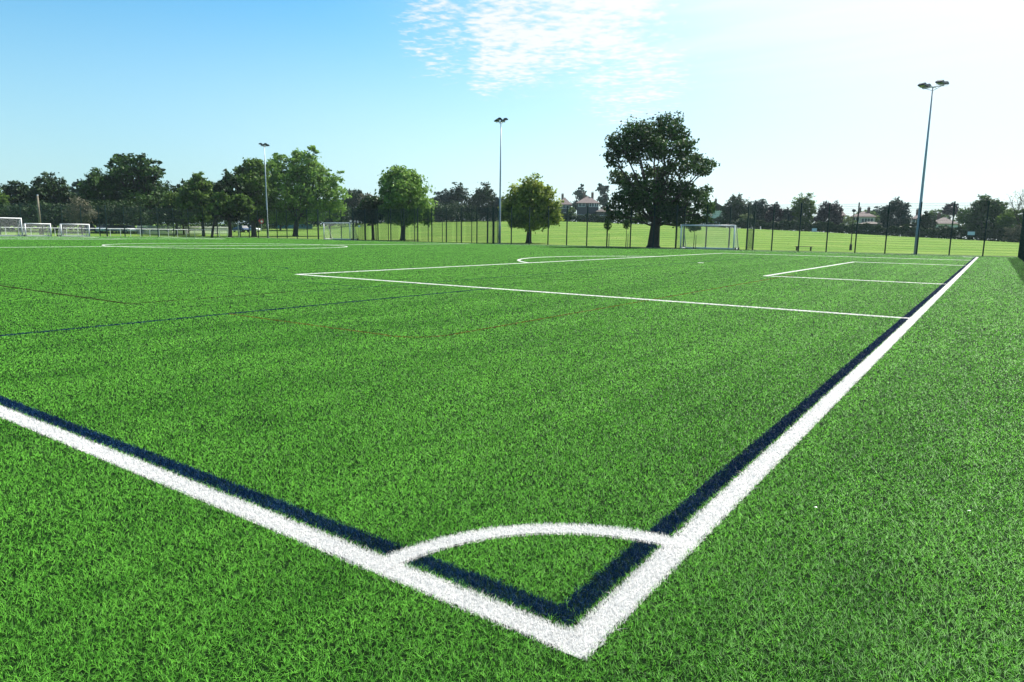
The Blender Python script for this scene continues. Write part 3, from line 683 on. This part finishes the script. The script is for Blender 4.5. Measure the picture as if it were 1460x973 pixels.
# woodland edge at the left, each crown a tree of its own
G = 'trees along the left woodland edge'
btree('dark tree cut by the left edge of the view', -6, 272, 22, 322, 150, 'mid', 4500, .55, group=G)
btree('rounded dark green tree second from the left edge', 28, 262, 24, 322, 158, 'dark', 5000, .55, group=G)
btree('full dark tree rising behind the wooden pole', 78, 253, 28, 322, 154, 'dark', 6500, .55, group=G)
btree('paler gap filling tree between two dark crowns at the left', 115, 260, 14, 320, 172, 'blue', 2500, .6, group=G)
tree('t', 'grey half bare bush in front of the dark wood at the left', [(117,296,12,12),(108,305,11,9),(127,305,10,10),(117,312,14,7)], 138, 117, leaf['grey'], n=3200, size=.22, trunk=.12, seed=30, name='bush', cat='bush', depth=.8)
tree('t', 'tallest dark oak of the left wood with an open flat topped crown', [(185,226,14,7),(203,228,14,8),(175,235,10,8),(222,236,10,7),(230,243,8,7),(195,240,18,10),(213,246,16,9),(180,252,18,9),(200,258,24,10),(225,252,9,7),(165,262,18,9),(190,270,24,12),(218,268,18,11),(205,285,30,14),(175,290,24,14),(228,288,16,14),(200,305,34,12)], 150, 200, leaf['oak'], n=14000, size=.5, trunk=.5, seed=31, name='oak_tree', depth=.7)
btree('dark bushy tree with a small peak left of the open topped oak', 145, 247, 24, 322, 148, 'oak', 6500, .5, group=G, name='broadleaf_tree')
btree('dark low tree at the right foot of the open topped oak', 240, 264, 18, 320, 158, 'dark', 3500, .5, group=G, name='broadleaf_tree')
btree('bright green low tree in a gap of the left wood', 252, 276, 18, 318, 140, 'mid', 3500, .48, group=G, name='broadleaf_tree')
tree('t', 'mid green tree with a pointed top left of the narrow dark tree', [(289,254,8,7),(286,264,13,9),(300,268,9,8),(278,276,14,9),(296,282,16,10),(272,292,15,10),(290,298,18,10),(305,300,12,9),(284,308,18,7)], 134, 290, leaf['mid'], n=8500, size=.45, trunk=.26, seed=33, name='broadleaf_tree', depth=.7)
btree('dark middling tree between the bright low tree and the pointed tree', 266, 263, 15, 318, 150, 'dark', 3500, .5, group=G, name='broadleaf_tree')
btree('blue green tree in the notch left of the narrow dark tree', 309, 264, 13, 318, 150, 'blue', 3000, .5, group=G, name='broadleaf_tree')
btree('dark undergrowth tree filling the foot of the left wood', 60, 290, 50, 322, 146, 'dark', 5000, .5, trunk=.15, name='undergrowth', cat='bush')
btree('dark thicket below the open topped oak at the left', 160, 288, 52, 320, 143, 'dark', 5000, .5, trunk=.15, name='undergrowth', cat='bush')
btree('dark thicket below the pointed green tree', 262, 292, 44, 318, 141, 'dark', 4000, .5, trunk=.15, name='undergrowth', cat='bush')
# behind the sycamore and centre
G = 'distant trees along the far park edge'
btree('dark rounded tree showing right of the broad sycamore', 508, 271, 20, 315, 215, 'dark', 3500, .7, group=G)
btree('dull greyish tree just left of the round maple', 528, 276, 17, 314, 210, 'grey', 2500, .6, group=G)
btree('dark tree closing the gap below the sycamore crown', 470, 286, 34, 320, 200, 'dark', 3000, .7, group=G)
btree('dark tree mass behind the trunks of the sycamore', 400, 290, 48, 321, 190, 'dark', 4000, .7, group=G)
btree('blue green tree appearing right of the round maple', 633, 272, 20, 314, 225, 'blue', 3000, .75, group=G)
btree('dark pointed tree in the middle of the far park edge', 654, 266, 16, 313, 225, 'dark', 2800, .75, group=G)
btree('large dark dome shaped tree left of the middle floodlight', 689, 266, 21, 313, 222, 'dark', 4000, .75, group=G)
btree('dark low tree behind the middle floodlight', 716, 282, 16, 313, 222, 'blue', 2200, .75, group=G)
btree('dark low trees between the maple and the dome shaped tree', 645, 290, 42, 314, 218, 'dark', 3500, .7, trunk=.12, group=G)
tree('t', 'hazy conifer standing above the red roofs', [(827,268,4,5),(827,275,8,7),(828,285,10,8),(826,294,11,8)], 300, 827, leaf['blue'], n=2200, size=.8, trunk=.3, seed=40, name='conifer', depth=.8)
tree('t', 'hazy upright tree leaning out beside the left edge of the big oak', [(855,268,5,6),(860,274,6,8),(858,284,6,8),(861,295,6,9)], 290, 860, leaf['blue'], n=1800, size=.8, trunk=.3, seed=41, name='conifer', depth=.8)
# right of the oak
G = 'garden trees along the right park edge'
btree('largest dark green tree of the right park edge beside the goal', 1048, 283, 22, 324, 200, 'dark', 4500, .6, group=G)
btree('grey green tree behind the tall bay posts', 1078, 287, 18, 326, 206, 'blue', 3500, .6, group=G)
btree('low pale shrub between the bay and the purple trees', 1062, 306, 12, 325, 196, 'pale', 1200, .45, trunk=.08, name='shrub', cat='shrub')
btree('small purple leaved tree left of the paler green tree', 1104, 291, 13, 328, 202, 'purple', 3000, .55, group=G)
btree('green low tree between the small purple tree and the pale one', 1122, 297, 11, 328, 203, 'blue', 2200, .55, group=G)
btree('paler green tree with a pointed top at the right park edge', 1143, 280, 17, 330, 203, 'mid', 4200, .55, group=G)
btree('round deep purple beech at the right park edge', 1180, 291, 19, 331, 201, 'purple', 4500, .55, group=G)
btree('pale yellow green garden shrub right of the purple beech', 1207, 308, 11, 331, 215, 'pale', 1500, .5, trunk=.1, name='shrub', cat='shrub')
btree('dense dome shaped dark tree left of the right floodlight', 1273, 286, 20, 335, 198, 'blue', 5000, .55, group=G)
btree('dark evergreen behind the base of the right floodlight', 1318, 306, 13, 337, 200, 'dark', 2800, .55, group=G)
btree('low dark bush left of the right floodlight mast', 1298, 318, 12, 337, 201, 'dark', 1600, .5, trunk=.08, name='shrub', cat='shrub')
tree('t', 'bluish flat topped tree standing behind the brown roofed house', [(1347,296,5,5),(1354,295,6,5),(1350,301,9,5),(1357,303,5,4)], 300, 1351, leaf['purple'], n=1800, size=.7, trunk=.3, seed=50, name='broadleaf_tree', depth=.8)
btree('broad heavy dark tree near the right edge', 1403, 283, 26, 342, 190, 'oak', 7000, .55, group=G)
btree('soft green tree between the brown roofed house and the heavy tree', 1371, 298, 12, 336, 230, 'mid', 1800, .6, group=G)
btree('mixed green bushy tree beneath the bare branches at the right edge', 1440, 298, 20, 344, 185, 'mid', 4000, .5, group=G)
btree('pale bush on the far right below the mixed green tree', 1446, 322, 16, 346, 178, 'grey', 1600, .4, trunk=.08, name='shrub', cat='shrub')
btree('soft distant tree crowns above the right hand gardens', 1330, 300, 18, 330, 320, 'mid', 1800, .9, group=G)
btree('distant green tree behind the pink roofed houses', 1232, 300, 16, 322, 310, 'mid', 1500, .9, group=G)
btree('distant tree line crown left of the dome shaped tree', 1250, 297, 12, 322, 320, 'blue', 1400, .9, group=G)
btree('small green bush growing before the brown roofed house', 1345, 322, 14, 339, 205, 'dark', 1500, .45, trunk=.08, name='shrub', cat='shrub')
btree('green creeper covered tree against the semi detached pair', 815, 296, 7, 313, 214, 'mid', 900, .45, trunk=.1, name='shrub', cat='shrub')
# nearly bare tree on the right edge
X_, Y_ = at_dist(1462, 72); root = empty('bare_tree', (X_, Y_, tz(X_, Y_)), 0, 'thin nearly leafless tree at the right edge behind the fence corner', 'tree')
rs = np.random.default_rng(77); mb = MB(); tips = []
def branch(p, d, ln, r, lev):
    q = p + d*ln; m_ = p.lerp(q, .5)+Vector(rs.normal(size=3))*ln*.05; mb.tube([p, m_, q], [r, r*.8, r*.6], 5, False)
    if lev == 0: tips.append(q); return
    for k_ in range(3 if lev > 1 else 4):
        e = (d + Vector(rs.normal(size=3))*.42 + Vector((0,0,.12))).normalized(); branch(p.lerp(q, rs.uniform(.55, 1)), e, ln*rs.uniform(.6, .8), r*.55, lev-1)
branch(Vector((0,0,-.1)), Vector((0,0,1)), 2.5, .10, 4); mb.build('trunk', M_BARK, root)
P = np.repeat(np.array([tuple(t) for t in tips]), 2, 0)+rs.normal(size=(len(tips)*2, 3))*.12; leaves(P, rs.normal(size=P.shape), .09, root, leaf['mid'], rs.random(len(P)), 'crown', rs)

# staked saplings close beyond the fence
for px_, lb, tp in ((866, 'young staked sapling left of the oak trunk', 318), (893, 'young leafy sapling directly left of the oak trunk', 316), (990, 'young sapling seen through the single goal', 319)):
    X_, Y_ = at_dist(px_, 72.5 if px_ != 990 else 74); z0 = tz(X_, Y_); root = empty('sapling', (X_, Y_, z0), 0, lb, 'sapling', 'young staked saplings beyond the fence')
    zc = z_at(px_, tp+6, X_, Y_)-z0; rs = np.random.default_rng(int(px_))
    mb = MB().tube([(0,0,-.1), (.03,0,zc*.6), (0,.02,zc+.5)], [.04, .03, .012], 6)
    for q in range(6): mb.tube([(0,0,zc-.3+.12*q), (rs.normal()*.3, rs.normal()*.3, zc+.1*q)], [.012, .004], 4, False)
    mb.build('trunk', M_BARK, root); MB().tube([(.22,0,-.1), (.22,0,1.4)], .035, 6).build('stake', M_WOOD, root)
    d = rs.normal(size=(420, 3)); d /= np.linalg.norm(d, axis=1)[:, None]; P = d*np.array([.42, .42, .55])*(rs.random(420)**.4)[:, None]+np.array([0, 0, zc+.15])
    leaves(P, d, .13, root, leaf['mid'], rs.random(420), 'crown', rs)

# ------------------------------------------------------------------ hedge along the park edge
def hedge(label, pts, h, dpt, m, n, seed):
    """pts: list of (px, dist)"""
    rs = np.random.default_rng(seed); P0 = [at_dist(*p) for p in pts]; ox, oy = P0[0]; root = empty('hedge', (ox, oy, 0), 0, label, 'hedge')
    seg = np.array(P0); ll = np.hypot(*(seg[1:]-seg[:-1]).T); cum = np.concatenate([[0], np.cumsum(ll)]); s = rs.uniform(0, cum[-1], n)
    x = np.interp(s, cum, seg[:, 0]); y = np.interp(s, cum, seg[:, 1]); z0 = ter(x, y)
    hh = h*(1+.16*np.sin(s*.7)+.12*np.sin(s*2.3+1)); u = rs.uniform(-1, 1, n); t = rs.random(n)
    face = rs.random(n); u = np.where(face < .55, -1+rs.normal(0, .15, n), u); t = np.where(face > .6, 1+rs.normal(0, .06, n), t)
    tx, ty = np.gradient(x), 0
    dv = Vector((ox-CX, oy-CY, 0)).normalized()
    P = np.stack([x-ox+dv.x*u*dpt/2, y-oy+dv.y*u*dpt/2, z0+t*hh], 1)
    Nn = np.stack([-dv.x*(face < .55)*1., -dv.y*(face < .55)*1., (face >= .55)*1.+.2], 1); Nn = Nn+rs.normal(size=Nn.shape)*.2; Nn /= np.linalg.norm(Nn, axis=1)[:, None]
    leaves(P, Nn, .45, root, m, np.clip(rs.normal(.5, .25, n), 0, 1), 'foliage', rs)
    mb = MB()
    for i in range(int(cum[-1]/2.5)):
        s_ = i*2.5; a, b = float(np.interp(s_, cum, seg[:, 0])), float(np.interp(s_, cum, seg[:, 1])); mb.tube([(a-ox, b-oy, tz(a, b)-.1), (a-ox, b-oy, tz(a, b)+h*.8)], [.08, .04], 5)
    mb.build('stems', M_BARK, root)
hedge('long clipped dark hedge along the right park edge below the houses', [(1010, 196), (1100, 192), (1200, 189), (1300, 187), (1400, 184), (1500, 182)], 2.0, 1.6, leaf['dark'], 14000, 61)
hedge('dark hedge at the park edge below the pair of red roofed houses', [(600, 226), (700, 220), (800, 212), (900, 205), (1010, 197)], 1.9, 1.6, leaf['dark'], 11000, 62)

hedge('dark continuous thicket behind the parked cars at the left wood', [(-60, 160), (60, 160), (200, 160), (330, 185), (440, 230), (620, 232)], 2.8, 3., leaf['dark'], 16000, 63)

# ------------------------------------------------------------------ houses beyond the hedge
M_ROOFR = mat('roof_tiles_red', (.13, .095, .09), .85, var=.2, vscale=1.5, bump=.6, bscale=6)
M_ROOFB = mat('roof_tiles_brown', (.12, .095, .085), .85, var=.2, vscale=1.5, bump=.6, bscale=6)
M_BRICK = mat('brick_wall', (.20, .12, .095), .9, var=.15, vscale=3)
M_DARKW = mat('dark_brick', (.10, .085, .10), .9, var=.15, vscale=3)  # darker, cooler brick tone used for several house walls
M_RENDER = mat('white_render', (.72, .71, .70), .85, var=.05, vscale=1)
M_PINK = mat('pebbledash', (.50, .45, .42), .9, var=.1, vscale=2)
M_WIN = mat('window_glass', (.03, .04, .05), .1, spec=.8)
M_FRAME = mat('window_frame_white', (.78, .78, .78), .5)
def house(label, px, dist, w_, d_, h, rh, rz, mw, mr, wins, chim=1, hip=1.0, base_z=None):
    X_, Y_ = at_dist(px, dist); z0 = tz(X_, Y_) if base_z is None else base_z
    face = math.atan2(-(X_-CX), (Y_-CY))                       # gives the front (-Y side) towards the pitch
    root = empty('house', (X_, Y_, z0), face+rz, label, 'house')
    hw, hd = w_/2, d_/2
    mb = MB(); mb.box(-hw, hw, -hd, hd, -.3, h)
    if hip == 0: mb.add([(-hw, -hd, h), (-hw, hd, h), (-hw, 0, h+rh), (hw, -hd, h), (hw, hd, h), (hw, 0, h+rh)], [(0, 2, 1), (3, 4, 5)])
    mb.build('wall', mw, root)
    e = .4; k_ = min(hip*hd, hw-.01); mb = MB()
    v = [(-hw-e, -hd-e, h-.1), (hw+e, -hd-e, h-.1), (hw+e, hd+e, h-.1), (-hw-e, hd+e, h-.1), (-hw-(e if hip == 0 else 0)+k_, 0, h+rh+.02), (hw+(e if hip == 0 else 0)-k_, 0, h+rh+.02)]
    v2 = [(a, b, c-.16) for a, b, c in v]
    mb.add(v+v2, [(0,1,5,4), (2,3,4,5), (1,2,5), (3,0,4), (6,10,11,7), (8,11,10,9), (7,11,8), (9,10,6), (0,6,7,1), (1,7,8,2), (2,8,9,3), (3,9,6,0)])
    ro = mb.build('roof', mr, root)
    for i in range(chim):
        x_ = (-hw*.35, hw*.4)[i % 2]; mb = MB(); mb.box(x_-.4, x_+.4, -.35, .35, h+rh*.5, h+rh+1.0); 
        for q in (-.18, .18): mb.tube([(x_+q, 0, h+rh+1.0), (x_+q, 0, h+rh+1.35)], .11, 8)
        mb.build('chimney', M_BRICK, ro)
    for (cx_, cz_, ww, wh) in wins:
        mb = MB(); f_ = .09; yo = -hd-.04
        mb.box(cx_-ww/2, cx_+ww/2, yo-.03, yo+.03, cz_-wh/2, cz_-wh/2+f_); mb.box(cx_-ww/2, cx_+ww/2, yo-.03, yo+.03, cz_+wh/2-f_, cz_+wh/2)
        nb = max(2, int(ww/.8))+1
        for j in range(nb): xx = cx_-ww/2+(ww-f_)*j/(nb-1); mb.box(xx, xx+f_, yo-.028, yo+.028, cz_-wh/2+f_, cz_+wh/2-f_)
        fr = mb.build('window', M_FRAME, root); MB().box(cx_-ww/2+.02, cx_+ww/2-.02, yo+.0, yo+.015, cz_-wh/2+.02, cz_+wh/2-.02).build('pane', M_WIN, fr)
    return root
def hz_(px, dist, py):
    X_, Y_ = at_dist(px, dist); return z_at(px, py, X_, Y_)-tz(X_, Y_)
def hs(label, px0, px1, dist, eave, ridge, d_, rz, mw, mr, wins, **k):
    c = (px0+px1)/2; X_, Y_ = at_dist(c, dist); dep = (Vector((X_, Y_, CH))-Vector((CX, CY, CH))).dot(FV); w_ = (px1-px0)*dep/FPX
    h = hz_(c, dist, eave); r = hz_(c, dist, ridge)-h
    return house(label, c, dist, w_, d_, h, r, rz, mw, mr, [(a*w_/2, b*h, ww, wh) for a, b, ww, wh in wins], **k)
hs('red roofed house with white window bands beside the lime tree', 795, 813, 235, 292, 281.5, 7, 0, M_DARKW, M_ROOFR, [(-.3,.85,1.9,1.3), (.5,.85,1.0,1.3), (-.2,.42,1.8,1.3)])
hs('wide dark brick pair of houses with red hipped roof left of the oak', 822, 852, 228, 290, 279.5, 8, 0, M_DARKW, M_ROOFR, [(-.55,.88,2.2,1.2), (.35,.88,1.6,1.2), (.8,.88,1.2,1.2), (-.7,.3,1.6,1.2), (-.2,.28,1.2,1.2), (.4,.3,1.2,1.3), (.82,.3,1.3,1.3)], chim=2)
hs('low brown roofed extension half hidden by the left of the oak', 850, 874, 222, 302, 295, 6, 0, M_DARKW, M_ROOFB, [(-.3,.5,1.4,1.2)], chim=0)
hs('tall white gabled house seen between the oak and the goal bay', 1009, 1027, 225, 299, 289, 7, rad(90), M_RENDER, M_ROOFR, [(0,.75,2.4,1.2)], hip=0, chim=1)
hs('brick house half hidden behind the large tree right of the goal', 1086, 1098, 240, 305, 297, 7, 0, M_BRICK, M_ROOFR, [(0,.7,1.8,1.2)])
hs('pink roofed house partly hidden by the purple beech', 1192, 1203, 240, 308, 300, 7, 0, M_PINK, M_ROOFR, [(.1,.7,1.8,1.2)])
hs('pale house with a pinkish roof behind the slender lamp post', 1214, 1244, 232, 309, 301.5, 7, 0, M_PINK, M_ROOFR, [(-.62,.82,2.0,1.5), (.35,.75,3.2,1.6), (-.6,.35,1.8,1.3)], chim=2)
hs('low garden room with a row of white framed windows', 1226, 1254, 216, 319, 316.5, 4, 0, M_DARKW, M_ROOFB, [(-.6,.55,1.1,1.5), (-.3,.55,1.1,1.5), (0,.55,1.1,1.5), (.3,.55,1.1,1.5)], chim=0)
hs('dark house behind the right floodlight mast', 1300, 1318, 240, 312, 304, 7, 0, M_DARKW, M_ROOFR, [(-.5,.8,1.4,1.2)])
hs('brown roofed house with a bright white side wall at the right', 1326, 1361, 224, 319, 310, 8, 0, M_RENDER, M_ROOFB, [(.3,.62,1.6,1.1), (.62,.62,1.3,1.1)], chim=1)
hs('roof glimpsed through the bushes at the far right edge', 1438, 1458, 215, 318, 308, 7, 0, M_PINK, M_ROOFR, [(0,.6,1.6,1.1)])
hs('pale roofed house glimpsed through dark trees left of the middle floodlight', 666, 680, 250, 303, 297, 6, rad(20), M_PINK, M_ROOFB, [(0,.6,1.6,1.1)])

# ------------------------------------------------------------------ parked cars, hoarding and sign by the left wood
def car_proto(paint):
    root = empty('parked_car', (0, 0, 0))
    secs = [(-2.1, .62, .55, .80), (-1.95, .40, .82, .86), (-1.1, .32, .95, .88), (0, .30, .97, .89), (1.2, .32, .95, .89), (1.9, .38, .88, .86), (2.1, .5, .7, .78)]
    mb = MB(); v = []
    for x_, zb_, zt_, hw in secs: v += [(x_, -hw, zb_), (x_, -hw, zt_-.12), (x_, -hw+.12, zt_), (x_, hw-.12, zt_), (x_, hw, zt_-.12), (x_, hw, zb_)]
    n = 6; fs = [tuple(range(6)), tuple(range(36, 42))[::-1]] + [(i*n+j, (i+1)*n+j, (i+1)*n+(j+1) % n, i*n+(j+1) % n) for i in range(6) for j in range(6)]
    mb.add(v, fs); mb.build('body', paint, root)
    mb = MB(); v = [(-1.7,-.78,.9), (1.05,-.78,.9), (1.05,.78,.9), (-1.7,.78,.9), (-1.25,-.62,1.42), (.25,-.62,1.44), (.25,.62,1.44), (-1.25,.62,1.42)]
    mb.add(v, [(0,1,5,4), (1,2,6,5), (2,3,7,6), (3,0,4,7), (4,5,6,7)]); mb.build('windows', M_WIN, root)
    MB().box(-1.22, .22, -.6, .6, 1.435, 1.47).build('roof', paint, root)
    for x_ in (-1.35, 1.35):
        for s in (-1, 1):
            wh = MB().tube([(x_, s*.72, .32), (x_, s*.9, .32)], .32, 14).build('wheel', M_BLACK, root); MB().tube([(x_, s*.9, .32), (x_, s*.912, .32)], .19, 10).build('rim', M_GALV, wh)
    for s in (-1, 1): MB().box(2.02, 2.12, s*.6-.16, s*.6+.16, .58, .72).build('headlight', M_GLASS, root)
    return root
paints = {'white': mat('car_paint_white', (.75, .77, .80), .25), 'silver': mat('car_paint_silver', (.38, .42, .46), .3, metal=.4), 'blue': mat('car_paint_blue', (.03, .09, .22), .25), 'grey': mat('car_paint_grey', (.12, .13, .15), .3), 'light': mat('car_paint_light_blue', (.30, .48, .62), .3)}
cars = [(145, 140, 'light', 'light blue car parked left of the white van at the left wood', 0, 0), (158, 142, 'silver', 'silver car parked between the light blue car and the white car', 0, 1), (168, 143, 'white', 'white car parked in the middle of the left row', 0, 0), (177, 144, 'grey', 'dark grey car parked right of the white car', 0, 1), (186, 141, 'white', 'white car parked at the right end of the left row', .2, 0),
        (344, 168, 'blue', 'dark blue car seen under the trees left of the thick trunk', .6, 1), (358, 168, 'white', 'white car seen under the trees touching the thick trunk', .9, 0), (128, 143, 'blue', 'blue car parked behind the end of the stored goals', 0, 0)]
protos = {}
for px_, D_, pc, lb, tr_, fl in cars:
    X_, Y_ = at_dist(px_, D_)
    if pc in protos: r_ = copy_tree(protos[pc])
    else: r_ = protos[pc] = car_proto(paints[pc])
    r_.location = (X_, Y_, tz(X_, Y_)+.01); r_.rotation_euler = (0, 0, math.atan2(CY-Y_, CX-X_)+tr_+(math.pi if fl else 0)); setp(r_, lb, 'car', 'cars parked below the left wood')
# blue hoarding and round red board
M_BLUEB = mat('blue_panel', (.06, .20, .34), .6, var=.15, vscale=.6); M_RED = mat('red_board', (.62, .05, .06), .5)
a_, b_ = at_dist(386, 205), at_dist(446, 205); z0 = tz(*a_); ll = math.hypot(b_[0]-a_[0], b_[1]-a_[1]); ang = math.atan2(b_[1]-a_[1], b_[0]-a_[0])
root = empty('hoarding', (*a_, z0), ang, 'long low blue hoarding at the park edge behind the sycamore trunk', 'hoarding')
for i in range(6): MB().box(ll*i/6+.03, ll*(i+1)/6-.03, -.03, .03, .1, 1.5).build('panel', M_BLUEB, root); MB().box(ll*i/6-.03, ll*i/6+.028, -.05, .05, -.3, 1.6).build('hoarding_post', M_GALV, root)
X_, Y_ = at_dist(373, 176); z0 = tz(X_, Y_); root = empty('red_board', (X_, Y_, z0), math.atan2(-(X_-CX), Y_-CY), 'red board with a white centre on a post under the left trees', 'sign')
zc = z_at(373, 315.5, X_, Y_)-z0; o = MB().tube([(0, -.03, zc), (0, .03, zc)], .62, 20).build('board', M_RED, root); MB().tube([(.12, -.045, zc-.1), (.12, -.032, zc-.1)], .26, 14).build('centre', M_WPAINT, o)
MB().tube([(0, .06, -.1), (0, .06, zc+.3)], .05, 8).build('board_post', M_GALV, root)

# small scraps on the turf
for i, (a, b, lb) in enumerate(((1163, 722, 'tiny white scrap on the turf right of the goal line'), (1382, 727, 'tiny white scrap on the turf near the right edge'))):
    d = ray(a, b); k_ = -(CH-.03)/d.z; o = MB().add([(-.012,-.004,0), (0,-.006,.004), (.013,.001,.002), (.004,.006,.006), (-.01,.004,.001)], [(0,1,2,3,4)]).build('scrap', M_WPAINT)
    o.scale = (.6, .6, .6); o.location = (CX+d.x*k_, CY+d.y*k_, .024); setp(o, lb, 'litter', 'tiny white scraps on the turf')

# ------------------------------------------------------------------ thin summer haze over the park
hm = bpy.data.materials.new('summer_haze'); hm.use_nodes = True; t = hm.node_tree; t.nodes.clear()
pv = t.nodes.new('ShaderNodeVolumePrincipled'); pv.inputs['Color'].default_value = (.72, .90, 1, 1); pv.inputs['Density'].default_value = .00013; pv.inputs['Anisotropy'].default_value = .3
mo = t.nodes.new('ShaderNodeOutputMaterial'); t.links.new(pv.outputs[0], mo.inputs['Volume'])
setp(MB().box(-2700, 1900, -950, 3100, -6, 34).build('haze', hm), kind='stuff')
